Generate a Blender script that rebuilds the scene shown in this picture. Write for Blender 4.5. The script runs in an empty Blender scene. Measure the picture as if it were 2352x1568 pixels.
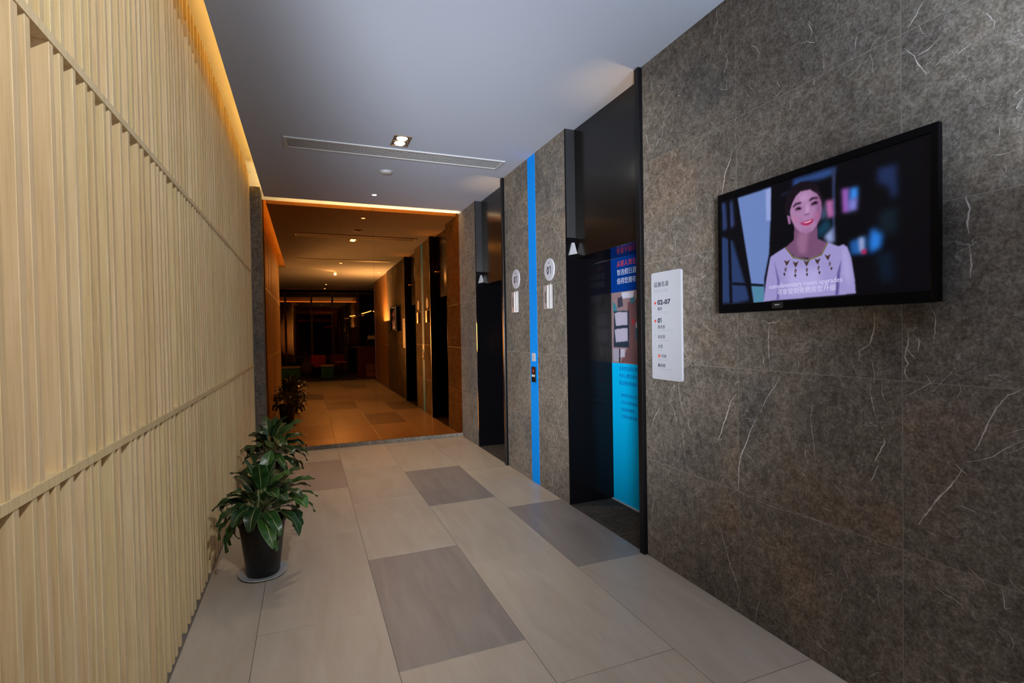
import bpy, math, random
import numpy as np
from mathutils import Matrix, Vector

random.seed(7)
S = bpy.context.scene
COL = S.collection
PI = math.pi

# ------------------------------------------------------------------ camera
CAM_H = 1.478
cd = bpy.data.cameras.new('camera'); cam = bpy.data.objects.new('camera', cd); COL.objects.link(cam)
yaw, pitch, roll = -.3793, -.01778, .01738
R = Matrix.Rotation(yaw, 3, 'Z') @ Matrix.Rotation(pitch, 3, 'X') @ Matrix.Rotation(roll, 3, 'Y')
rt, fw, up = R @ Vector((1, 0, 0)), R @ Vector((0, 1, 0)), R @ Vector((0, 0, 1))
cam.matrix_world = Matrix(((rt.x, up.x, -fw.x, 0), (rt.y, up.y, -fw.y, 0), (rt.z, up.z, -fw.z, CAM_H), (0, 0, 0, 1)))
cd.sensor_width = 36; cd.lens = 1182.8 / 2352 * 36; cd.clip_start = .02; cd.clip_end = 100
S.camera = cam

# ------------------------------------------------------------------ world, light, exposure
S.view_settings.view_transform = 'Standard'; S.view_settings.look = 'None'
S.view_settings.gamma = 1; S.view_settings.exposure = 0; S.view_settings.use_curve_mapping = False
S.cycles.use_denoising = True
S.cycles.max_bounces = 12; S.cycles.glossy_bounces = 6; S.cycles.diffuse_bounces = 6
S.cycles.sample_clamp_indirect = 6
W = bpy.data.worlds.new('world'); S.world = W; W.use_nodes = True
W.node_tree.nodes['Background'].inputs[0].default_value = (.03, .04, .08, 1)
W.node_tree.nodes['Background'].inputs[1].default_value = .25

def area(name, loc, rot, sx, sy, power, color, spread=180):
    l = bpy.data.lights.new(name, 'AREA'); l.shape = 'RECTANGLE'; l.size = sx; l.size_y = sy
    l.energy = power; l.color = color; l.spread = math.radians(spread)
    o = bpy.data.objects.new(name, l); o.location = loc; o.rotation_euler = rot; COL.objects.link(o); return o
# the photographer's bounced light beside the camera and an added, unseen cool spot filling the far pillars
area('bounce_light', (1.75, -.25, 1.85), (PI, 0, 0), .6, 1.2, 112, (.78, .88, 1.0))
kl = bpy.data.lights.new('pillar_fill_light', 'SPOT'); kl.energy = 3300; kl.color = (.95, .96, 1.0); kl.spot_size = math.radians(45); kl.spot_blend = .9; kl.shadow_soft_size = .45
ko = bpy.data.objects.new('pillar_fill_light', kl); ko.location = (-1.15, -2.0, 1.35); COL.objects.link(ko)
ko.rotation_euler = (Vector((1.62, 5.7, 1.95)) - ko.location).to_track_quat('-Z', 'Y').to_euler()

# ------------------------------------------------------------------ materials
def lin(c):
    return tuple((x / 255 / 12.92) if x / 255 <= .04045 else ((x / 255 + .055) / 1.055) ** 2.4 for x in c)
def new_mat(name):
    m = bpy.data.materials.new(name); m.use_nodes = True
    return m, m.node_tree.nodes, m.node_tree.links, m.node_tree.nodes['Principled BSDF']
def mat(name, col, rough=.5, metal=0, spec=.5, emit=None, es=1, coat=0):
    m, n, l, b = new_mat(name)
    b.inputs['Base Color'].default_value = (*col, 1); b.inputs['Roughness'].default_value = rough
    b.inputs['Metallic'].default_value = metal; b.inputs['Specular IOR Level'].default_value = spec
    b.inputs['Coat Weight'].default_value = coat
    if emit:
        b.inputs['Emission Color'].default_value = (*emit, 1); b.inputs['Emission Strength'].default_value = es
    # a trace of grain in the roughness keeps every surface procedural
    t = n.new('ShaderNodeTexNoise'); t.inputs['Scale'].default_value = 60
    r = n.new('ShaderNodeMapRange'); r.inputs[3].default_value = max(0, rough - .03); r.inputs[4].default_value = min(1, rough + .03)
    l.new(t.outputs[0], r.inputs[0]); l.new(r.outputs[0], b.inputs['Roughness'])
    return m
def coords(n, l, scale, rnd=10, kind='Object'):
    tc = n.new('ShaderNodeTexCoord'); oi = n.new('ShaderNodeObjectInfo')
    mu = n.new('ShaderNodeVectorMath'); mu.operation = 'MULTIPLY_ADD'
    l.new(tc.outputs[kind], mu.inputs[0]); mu.inputs[1].default_value = scale
    sc = n.new('ShaderNodeVectorMath'); sc.operation = 'SCALE'; cx = n.new('ShaderNodeCombineXYZ')
    for i in range(3): l.new(oi.outputs['Random'], cx.inputs[i])
    l.new(cx.outputs[0], sc.inputs[0]); sc.inputs['Scale'].default_value = rnd * 7.3
    l.new(sc.outputs[0], mu.inputs[2])
    return mu.outputs[0], oi.outputs['Random']
def noise(n, l, v, scale, detail=4, rough=.55, dist=0):
    t = n.new('ShaderNodeTexNoise'); t.inputs['Scale'].default_value = scale; t.inputs['Detail'].default_value = detail
    t.inputs['Roughness'].default_value = rough; t.inputs['Distortion'].default_value = dist
    l.new(v, t.inputs['Vector']); return t.outputs[0]
def ramp(n, l, f, stops):
    r = n.new('ShaderNodeValToRGB'); e = r.color_ramp.elements
    while len(e) < len(stops): e.new(.5)
    for i, (p, c) in enumerate(stops): e[i].position = p; e[i].color = (*c, 1)
    l.new(f, r.inputs[0]); return r.outputs[0]
def mix(n, l, f, a, b, mode='MIX'):
    m = n.new('ShaderNodeMix'); m.data_type = 'RGBA'; m.blend_type = mode
    if isinstance(f, (int, float)): m.inputs[0].default_value = f
    else: l.new(f, m.inputs[0])
    for k, x in ((6, a), (7, b)):
        if isinstance(x, tuple): m.inputs[k].default_value = (*x, 1)
        else: l.new(x, m.inputs[k])
    return m.outputs[2]
def bump(n, l, b, h, strength, dist):
    u = n.new('ShaderNodeBump'); u.inputs['Strength'].default_value = strength; u.inputs['Distance'].default_value = dist
    l.new(h, u.inputs['Height']); l.new(u.outputs[0], b.inputs['Normal'])

def wood_mat(name, lo, hi, pale):
    m, n, l, b = new_mat(name)
    v, rnd = coords(n, l, (40, 40, 1.1))
    f = noise(n, l, v, 3, 5, .6, .4)
    c = ramp(n, l, f, [(.3, lo), (.52, hi), (.75, pale)])
    tint = ramp(n, l, rnd, [(0, (.92, .84, .74)), (.35, (1, .98, .86)), (.6, (1.0, .92, .86)), (1, (1.04, 1.02, .98))])
    c = mix(n, l, 1.0, c, tint, 'MULTIPLY')
    l.new(c, b.inputs['Base Color']); b.inputs['Roughness'].default_value = .5; b.inputs['Specular IOR Level'].default_value = .35
    bump(n, l, b, f, .12, .002); return m
def marble_mat(name, dark, mid, light, rough, vein=.5, scale=1):
    m, n, l, b = new_mat(name)
    v, rnd = coords(n, l, (scale, scale, scale))
    a = noise(n, l, v, 26, 9, .74, .15); a2 = noise(n, l, v, 2.6, 5, .6, .6)
    c = ramp(n, l, a, [(.30, dark), (.5, mid), (.72, light)])
    br = ramp(n, l, a2, [(.35, (.80, .78, .78)), (.5, (1, .98, .95)), (.66, (1.16, 1.10, 1.04))])
    c = mix(n, l, 1.0, c, br, 'MULTIPLY')
    f3 = noise(n, l, v, 85, 4, .7, .1)                # crisp speckle
    c = mix(n, l, 1.0, c, ramp(n, l, f3, [(.36, (.70, .70, .68)), (.5, (1, 1, 1)), (.64, (1.38, 1.38, 1.36))]), 'MULTIPLY')
    f4 = noise(n, l, v, 1.5, 3, .5, .4)               # rusty and slate-coloured clouds, different on every panel
    c = mix(n, l, 1.0, c, ramp(n, l, f4, [(.30, (.78, .84, .92)), (.40, (1, 1, 1)), (.60, (1, 1, .98)), (.72, (1.13, .99, .91))]), 'MULTIPLY')
    # fine hair veins: ridges of a distorted noise, broken up by another
    for sc, w, th, st in ((6, .008, .50, vein * 1.3), (14, .014, .52, vein * 1.2), (30, .022, .54, vein)):
        q = noise(n, l, v, sc, 4, .65, .5)
        s = n.new('ShaderNodeMath'); s.operation = 'SUBTRACT'; l.new(q, s.inputs[0]); s.inputs[1].default_value = .5
        ab = n.new('ShaderNodeMath'); ab.operation = 'ABSOLUTE'; l.new(s.outputs[0], ab.inputs[0])
        mr = n.new('ShaderNodeMapRange'); l.new(ab.outputs[0], mr.inputs[0]); mr.inputs[1].default_value = w; mr.inputs[2].default_value = 0
        g = noise(n, l, v, sc * .9, 4, .6, .3)
        gr = n.new('ShaderNodeMapRange'); l.new(g, gr.inputs[0]); gr.inputs[1].default_value = th; gr.inputs[2].default_value = th + .12
        mu = n.new('ShaderNodeMath'); mu.operation = 'MULTIPLY'; l.new(mr.outputs[0], mu.inputs[0]); l.new(gr.outputs[0], mu.inputs[1])
        mv = n.new('ShaderNodeMath'); mv.operation = 'MULTIPLY'; l.new(mu.outputs[0], mv.inputs[0]); mv.inputs[1].default_value = st
        c = mix(n, l, mv.outputs[0], c, (.42, .39, .37))
    l.new(c, b.inputs['Base Color'])
    b.inputs['Roughness'].default_value = rough
    b.inputs['Specular IOR Level'].default_value = .0
    return m
def tile_mat(name, lo, hi, rough=.33):
    m, n, l, b = new_mat(name)
    v, rnd = coords(n, l, (5, .8, 1))
    f = noise(n, l, v, 2.2, 7, .62, .8)
    c = ramp(n, l, f, [(.3, lo), (.7, hi)])
    tint = ramp(n, l, rnd, [(0, (.94, .93, .93)), (.5, (1, .99, .97)), (1, (1.05, 1.03, 1.0))])
    c = mix(n, l, 1.0, c, tint, 'MULTIPLY')
    l.new(c, b.inputs['Base Color']); b.inputs['Roughness'].default_value = rough
    r = n.new('ShaderNodeMapRange'); l.new(f, r.inputs[0]); r.inputs[3].default_value = rough - .07; r.inputs[4].default_value = rough + .1
    l.new(r.outputs[0], b.inputs['Roughness']); b.inputs['Specular IOR Level'].default_value = .45
    return m
def vcol_mat(name, emit=0, rough=.3):
    m, n, l, b = new_mat(name)
    a = n.new('ShaderNodeAttribute'); a.attribute_name = 'col'
    if emit:
        b.inputs['Base Color'].default_value = (.004, .004, .005, 1)
        l.new(a.outputs['Color'], b.inputs['Emission Color']); b.inputs['Emission Strength'].default_value = emit
    else: l.new(a.outputs['Color'], b.inputs['Base Color'])
    b.inputs['Roughness'].default_value = rough; b.inputs['Specular IOR Level'].default_value = .12
    return m

M = {}
M['ceiling'] = mat('white_ceiling_paint', (.49, .545, .66), .95, spec=.0)
M['cove'] = mat('cove_white_paint', (.85, .82, .78), .6, spec=.2)
M['wood'] = wood_mat('pale_ash_slats', (.60, .48, .275), (.72, .59, .36), (.78, .67, .45))
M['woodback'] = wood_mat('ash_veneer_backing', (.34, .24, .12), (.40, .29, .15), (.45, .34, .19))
M['woodwall'] = wood_mat('orange_wood_panel', (.30, .17, .08), (.36, .21, .10), (.42, .26, .13))
M['marble'] = marble_mat('grey_brown_marble', (.090, .081, .068), (.165, .149, .131), (.26, .244, .222), .36, .5)
M['joint'] = mat('marble_joint_grout', (.26, .245, .23), .6)
M['vein'] = mat('white_calcite_vein', (.60, .57, .54), .5, spec=.1)
M['beige'] = tile_mat('beige_porcelain', (.42, .368, .30), (.505, .455, .385))
M['greytile'] = tile_mat('grey_porcelain', (.245, .218, .20), (.32, .288, .265))
M['taupetile'] = tile_mat('taupe_porcelain', (.33, .27, .24), (.38, .32, .285))
M['grout'] = mat('floor_grout', (.16, .14, .12), .8)
M['darkstone'] = marble_mat('dark_polished_threshold_stone', (.04, .035, .032), (.065, .058, .052), (.11, .1, .095), .12, .3, 2)
M['blackgloss'] = mat('black_mirror_steel', (.003, .003, .004), .09, 0, .2)
M['bronzeblack'] = mat('dark_bronze_steel', (.006, .005, .004), .2, 0, .4)
M['uplens'] = mat('uplight_lens', (.5, .3, .1), .5, emit=(1, .50, .18), es=14)
M['blackmetal'] = mat('black_anodised_metal', (.006, .006, .007), .3, 0, .2)
M['charcoal'] = mat('charcoal_lacquer', (.022, .023, .026), .35, 0, .5)
M['blackplastic'] = mat('black_plastic', (.003, .003, .004), .3, 0, .08)
M['blue'] = mat('bright_blue_vinyl', (.0, .27, .90), .6, 0, .1)
M['white'] = mat('white_acrylic', (.48, .51, .58), .4, spec=.2)
M['ink'] = mat('navy_ink', (.025, .03, .06), .5)
M['inkgrey'] = mat('grey_ink', (.36, .38, .44), .5)
M['red'] = mat('red_ink', (.62, .06, .04), .5)
M['chrome'] = mat('polished_steel', (.66, .66, .68), .3, .55)
M['alu'] = mat('grey_aluminium', (.50, .53, .55), .5, .0)
M['slotdark'] = mat('dark_slot', (.02, .02, .022), .6)
M['brass'] = mat('warm_reflector', (.30, .22, .14), .35, .6)
M['lamp'] = mat('lamp_lens', (.9, .9, .85), .4, emit=(1, .93, .80), es=35)
M['led'] = mat('amber_led_tape', (.9, .7, .4), .5, emit=(1.0, .55, .12), es=26)
M['led_end'] = mat('amber_led_tape_bright', (.9, .7, .4), .5, emit=(1.0, .68, .26), es=230)
M['pot'] = mat('black_plastic_pot', (.010, .009, .009), .42, 0, .4)
M['saucer'] = mat('pale_grey_saucer', (.42, .44, .47), .3)
M['soil'] = mat('brown_soil', (.035, .02, .015), .95)
M['leafedge'] = mat('pale_leaf_margin', (.10, .15, .055), .4)
M['stalk'] = mat('pale_leaf_stalk', (.22, .26, .11), .5)
M['subtitle'] = mat('subtitle_white', (0, 0, 0), .5, emit=lin((205, 200, 235)), es=1)
M['frost'] = mat('frosted_white', (.30, .31, .34), .6, spec=.1)
m, n, l, b = new_mat('bronze_mirror')          # tinted silvering behind a clear front surface
b.inputs['Base Color'].default_value = (.54, .185, .034, 1); b.inputs['Metallic'].default_value = 1; b.inputs['Roughness'].default_value = .0
b.inputs['Coat Weight'].default_value = .3; b.inputs['Coat Roughness'].default_value = .0
t = n.new('ShaderNodeTexNoise'); t.inputs['Scale'].default_value = .7
r = n.new('ShaderNodeMapRange'); r.inputs[3].default_value = .0; r.inputs[4].default_value = .012
l.new(t.outputs[0], r.inputs[0]); l.new(r.outputs[0], b.inputs['Roughness'])
M['mirror'] = m
m, n, l, b = new_mat('leaf_green')
v, rnd = coords(n, l, (30, 4, 4), 4)
f = noise(n, l, v, 2, 4, .6)
c = ramp(n, l, f, [(.3, (.014, .045, .014)), (.7, (.028, .085, .022))])
tint = ramp(n, l, rnd, [(0, (.45, .52, .55)), (.6, (.85, .85, .8)), (1, (1.5, 1.45, .8))])
l.new(mix(n, l, 1.0, c, tint, 'MULTIPLY'), b.inputs['Base Color']); b.inputs['Roughness'].default_value = .32
M['leaf'] = m
m, n, l, b = new_mat('patterned_carpet')
v, rnd = coords(n, l, (9, 1.6, 1), 0)
f = noise(n, l, v, 2.2, 1, .4, .6)
c = ramp(n, l, f, [(.56, (.02, .018, .02)), (.60, (.38, .36, .33)), (.66, (.05, .06, .08))])
l.new(c, b.inputs['Base Color']); b.inputs['Roughness'].default_value = .95
M['carpet'] = m
M['teal'] = mat('teal_fabric', (.02, .14, .13), .85); M['cream'] = mat('cream_fabric', (.4, .33, .2), .85)
M['redfab'] = mat('red_fabric', (.35, .03, .03), .85); M['purple'] = mat('plum_fabric', (.12, .03, .08), .85)
M['orange'] = mat('orange_lacquer', (.5, .12, .04), .5)
M['darkwood'] = wood_mat('dark_red_wood', (.05, .015, .01), (.08, .025, .015), (.11, .035, .02))
M['mullion'] = mat('dark_window_frame', (.02, .02, .022), .4, .3)
m, n, l, b = new_mat('night_window_glass')
b.inputs['Base Color'].default_value = (.8, .85, .9, 1); b.inputs['Roughness'].default_value = .01; b.inputs['Transmission Weight'].default_value = 1
t = n.new('ShaderNodeTexNoise'); t.inputs['Scale'].default_value = 1
M['glass'] = m
M['street'] = mat('dark_street_wall', (.02, .02, .025), .9)
M['decal'] = mat('white_window_letters', (.5, .5, .52), .7)
M['reflection_glow'] = mat('led_reflection_glow', (.9, .9, .9), .5, emit=(1, .8, .62), es=7)

# ------------------------------------------------------------------ mesh helpers
class MB:
    def __init__(s): s.v = []; s.f = []; s.mi = []
    def add(s, vs, fs, mi=0):
        k = len(s.v); s.v += [tuple(p) for p in vs]; s.f += [tuple(i + k for i in f) for f in fs]; s.mi += [mi] * len(fs); return s
    def box(s, x0, x1, y0, y1, z0, z1, mi=0):
        vs = [(x, y, z) for z in (z0, z1) for y in (y0, y1) for x in (x0, x1)]
        return s.add(vs, [(0, 2, 3, 1), (4, 5, 7, 6), (0, 1, 5, 4), (2, 6, 7, 3), (0, 4, 6, 2), (1, 3, 7, 5)], mi)
    def prism(s, pts, axis, a, b, mi=0):       # closed outline pts (2-D) extruded along axis from a to b
        n = len(pts)
        def P(p, t): return {'x': (t, p[0], p[1]), 'y': (p[0], t, p[1]), 'z': (p[0], p[1], t)}[axis]
        vs = [P(p, a) for p in pts] + [P(p, b) for p in pts]
        return s.add(vs, [tuple(range(n))[::-1], tuple(range(n, 2 * n))] + [(i, (i + 1) % n, (i + 1) % n + n, i + n) for i in range(n)], mi)
    def lathe(s, prof, seg=32, c=(0, 0, 0), axis='z', mi=0, cap=True):
        k = len(prof); vs = []
        for i in range(seg):
            a = 2 * PI * i / seg
            for r, h in prof:
                u, w = r * math.cos(a), r * math.sin(a)
                p = {'z': (u, w, h), 'x': (h, u, w), 'y': (u, h, w)}[axis]
                vs.append((p[0] + c[0], p[1] + c[1], p[2] + c[2]))
        fs = [(i * k + j, ((i + 1) % seg) * k + j, ((i + 1) % seg) * k + j + 1, i * k + j + 1) for i in range(seg) for j in range(k - 1)]
        if cap:
            fs.append(tuple(i * k for i in range(seg))[::-1]); fs.append(tuple(i * k + k - 1 for i in range(seg)))
        return s.add(vs, fs, mi)
    def tube(s, path, rad, seg=8, mi=0):
        path = [Vector(p) for p in path]; rad = rad if isinstance(rad, list) else [rad] * len(path); vs = []
        for i, p in enumerate(path):
            d = (path[min(i + 1, len(path) - 1)] - path[max(i - 1, 0)]).normalized()
            a = d.cross(Vector((0, 0, 1)) if abs(d.z) < .9 else Vector((1, 0, 0))).normalized(); b = d.cross(a)
            vs += [p + (a * math.cos(2 * PI * j / seg) + b * math.sin(2 * PI * j / seg)) * rad[i] for j in range(seg)]
        fs = [(i * seg + j, i * seg + (j + 1) % seg, (i + 1) * seg + (j + 1) % seg, (i + 1) * seg + j) for i in range(len(path) - 1) for j in range(seg)]
        fs += [tuple(range(seg)), tuple(range((len(path) - 1) * seg, len(path) * seg))[::-1]]
        return s.add(vs, fs, mi)
    def mesh(s, name, mats):
        me = bpy.data.meshes.new(name); me.from_pydata(s.v, [], s.f); me.validate()
        for m in (mats if isinstance(mats, (list, tuple)) else [mats]): me.materials.append(m)
        for p, i in zip(me.polygons, s.mi): p.material_index = i
        return me
def link(name, me, parent=None, loc=(0, 0, 0), rot=(0, 0, 0)):
    o = bpy.data.objects.new(name, me); o.location = loc; o.rotation_euler = rot; COL.objects.link(o)
    if parent: o.parent = parent
    return o
def obj(name, mb, mats, parent=None, loc=(0, 0, 0), rot=(0, 0, 0), smooth=False, bevel=0, label=None):
    me = mb.mesh(name, mats)
    o = link(name, me, parent, loc, rot)
    if smooth:
        me.polygons.foreach_set('use_smooth', [True] * len(me.polygons))
        me.set_sharp_from_angle(angle=math.radians(40))
    if bevel:
        d = o.modifiers.new('bevel', 'BEVEL'); d.width = bevel; d.segments = 2; d.limit_method = 'ANGLE'
    if label: o['label'] = label
    return o
def thing(name, label, cat, loc=(0, 0, 0), rot=(0, 0, 0), group=None):
    o = bpy.data.objects.new(name, None); o.location = loc; o.rotation_euler = rot; COL.objects.link(o)
    o.empty_display_size = .1
    return tag(o, label, cat, group)
def tag(o, label, cat, group=None):
    o['label'] = label; o['category'] = cat
    if group: o['group'] = group
    return o
def struct(o, label, cat='wall'): o['kind'] = 'structure'; o['label'] = label; o['category'] = cat; return o
def copy_tree(o, parent=None):
    c = o.copy(); COL.objects.link(c)
    if parent: c.parent = parent
    for ch in list(o.children): copy_tree(ch, c)
    return c
def text(name, s, m, parent, size, basis, loc, align='LEFT', width=1.0, extrude=.0004, bold=0):
    c = bpy.data.curves.new(name, 'FONT'); c.body = s; c.size = size; c.align_x = align; c.extrude = extrude; c.offset = bold
    c.resolution_u = 2
    tmp = bpy.data.objects.new(name + '_tmp', c); COL.objects.link(tmp)
    dg = bpy.context.evaluated_depsgraph_get(); dg.update()
    me = bpy.data.meshes.new_from_object(tmp.evaluated_get(dg)); bpy.data.objects.remove(tmp)
    me.transform(Matrix.Scale(width, 4, (1, 0, 0))); me.transform(basis.to_4x4())
    me.materials.clear(); me.materials.append(m)
    return link(name, me, parent, loc)
# text facing -X (read from the corridor): local x -> -Y, local y -> +Z
FACE_W = Matrix(((0, 0, -1), (-1, 0, 0), (0, 1, 0)))
# text facing -Y : x -> +X, y -> +Z ; facing +Y : x -> -X
FACE_S = Matrix(((1, 0, 0), (0, 0, -1), (0, 1, 0)))
FACE_N = Matrix(((-1, 0, 0), (0, 0, 1), (0, 1, 0)))
VEINS= [(6,[(2.048,2.404),(2.063,2.354),(2.103,2.287),(2.119,2.2),(2.135,2.17)]),(7,[(2.043,1.138),(2.073,1.101),(2.098,1.04),(2.13,0.966),(2.168,0.872)]),(3,[(1.766,1.263),(1.79,1.216),(1.828,1.171),(1.866,1.114),(1.893,1.057)]),(7,[(1.911,1.033),(1.947,0.973),(1.975,0.902),(2.013,0.828),(2.028,0.757),(2.032,0.636)]),(4,[(1.338,1.535),(1.342,1.492),(1.345,1.45),(1.359,1.407),(1.399,1.381),(1.402,1.337)]),(5,[(1.221,1.465),(1.217,1.433),(1.225,1.393),(1.232,1.361),(1.222,1.337),(1.232,1.32),(1.23,1.293),(1.215,1.273)]),(4,[(1.226,1.393),(1.211,1.374),(1.2,1.359)]),(4,[(1.185,1.433),(1.183,1.41),(1.188,1.386)]),(6,[(1.053,0.991),(1.065,0.958),(1.091,0.913),(1.131,0.856),(1.159,0.808),(1.187,0.751)]),(5,[(0.898,1.272),(0.93,1.251),(0.958,1.21),(0.981,1.157),(0.998,1.104),(1.016,1.058)]),(3,[(0.891,1.117),(0.925,1.09),(0.963,1.054),(1.01,1.025),(1.04,1.013)]),(5,[(1.308,1.047),(1.303,1.031),(1.316,1.004),(1.333,0.966),(1.344,0.95)]),(4,[(1.328,0.937),(1.345,0.895),(1.358,0.865)]),(2,[(2.029,0.632),(1.937,0.625),(1.808,0.622),(1.691,0.628),(1.563,0.632),(1.429,0.623)]),(6,[(1.042,1.907),(1.029,1.861),(1.037,1.819),(1.032,1.782)]),(4,[(1.032,1.746),(1.025,1.687),(1.03,1.63)]),(5,[(2.168,0.415),(2.138,0.343),(2.091,0.221),(2.056,0.167),(2.033,0.108),(2.043,0.012)]),(3,[(1.931,0.002),(1.922,0.072),(1.9,0.127)]),(2,[(1.604,1.184),(1.618,1.077),(1.606,0.983),(1.596,0.889)]),(3,[(2.152,3.185),(2.144,3.1),(2.176,3.049)]),(3,[(2.123,3.032),(2.118,2.973)]),(3,[(2.1,2.93),(2.074,2.861),(2.105,2.808)]),(3,[(1.356,1.253),(1.36,1.219),(1.348,1.168),(1.34,1.127)]),(3,[(1.168,2.622),(1.189,2.588),(1.218,2.558)]),(3,[(1.114,2.471),(1.154,2.447),(1.189,2.442)]),(4,[(1.228,2.49),(1.196,2.445),(1.175,2.396),(1.155,2.361)]),(3,[(3.986,1.873),(4.04,1.749),(4.102,1.668)]),(3,[(4.145,2.415),(4.045,2.339),(3.964,2.26)]),(3,[(4.101,2.675),(4.053,2.587),(4.091,2.481)]),(3,[(4.026,0.948),(4.063,0.829),(4.145,0.701)]),(3,[(4.279,0.217),(4.208,0.174),(4.229,0.089),(4.124,0.058)]),(3,[(4.846,1.889),(4.755,1.925),(4.708,2.008),(4.682,2.091)]),(3,[(1.651,2.729),(1.619,2.72),(1.584,2.7)]),(3,[(1.619,2.797),(1.596,2.756),(1.605,2.733)]),(4,[(1.59,2.549),(1.594,2.523)]),(3,[(1.779,2.626),(1.761,2.587)]),(4,[(0.909,2.188),(0.919,2.18),(0.898,2.197)]),(3,[(1.026,2.403),(1.063,2.386)]),(4,[(0.893,2.168),(0.909,2.142)]),(2,[(1.926,0.448),(1.861,0.424),(1.786,0.427)]),(3,[(2.474,1.468),(2.437,1.366),(2.401,1.303)]),(4,[(2.661,0.99),(2.71,0.928),(2.743,0.867)]),(3,[(2.487,1.156),(2.473,1.08),(2.451,0.992)]),(2,[(2.482,1.001),(2.454,0.849),(2.43,0.699)]),(3,[(1.64,0.104),(1.588,0.085),(1.537,0.075)]),(2,[(2.522,2.07),(2.496,1.988),(2.505,1.885)]),(3,[(2.729,0.434),(2.755,0.285)]),(4,[(1.159,0.737),(1.131,0.731)]),(3,[(0.947,0.629),(0.936,0.564)]),(4,[(1.829,1.504),(1.838,1.432),(1.831,1.306)]),(3,[(1.876,1.368),(1.864,1.294)]),(3,[(1.143,1.534),(1.13,1.503),(1.137,1.411)]),(2,[(1.077,1.322),(1.103,1.29),(1.144,1.24)])]
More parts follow.
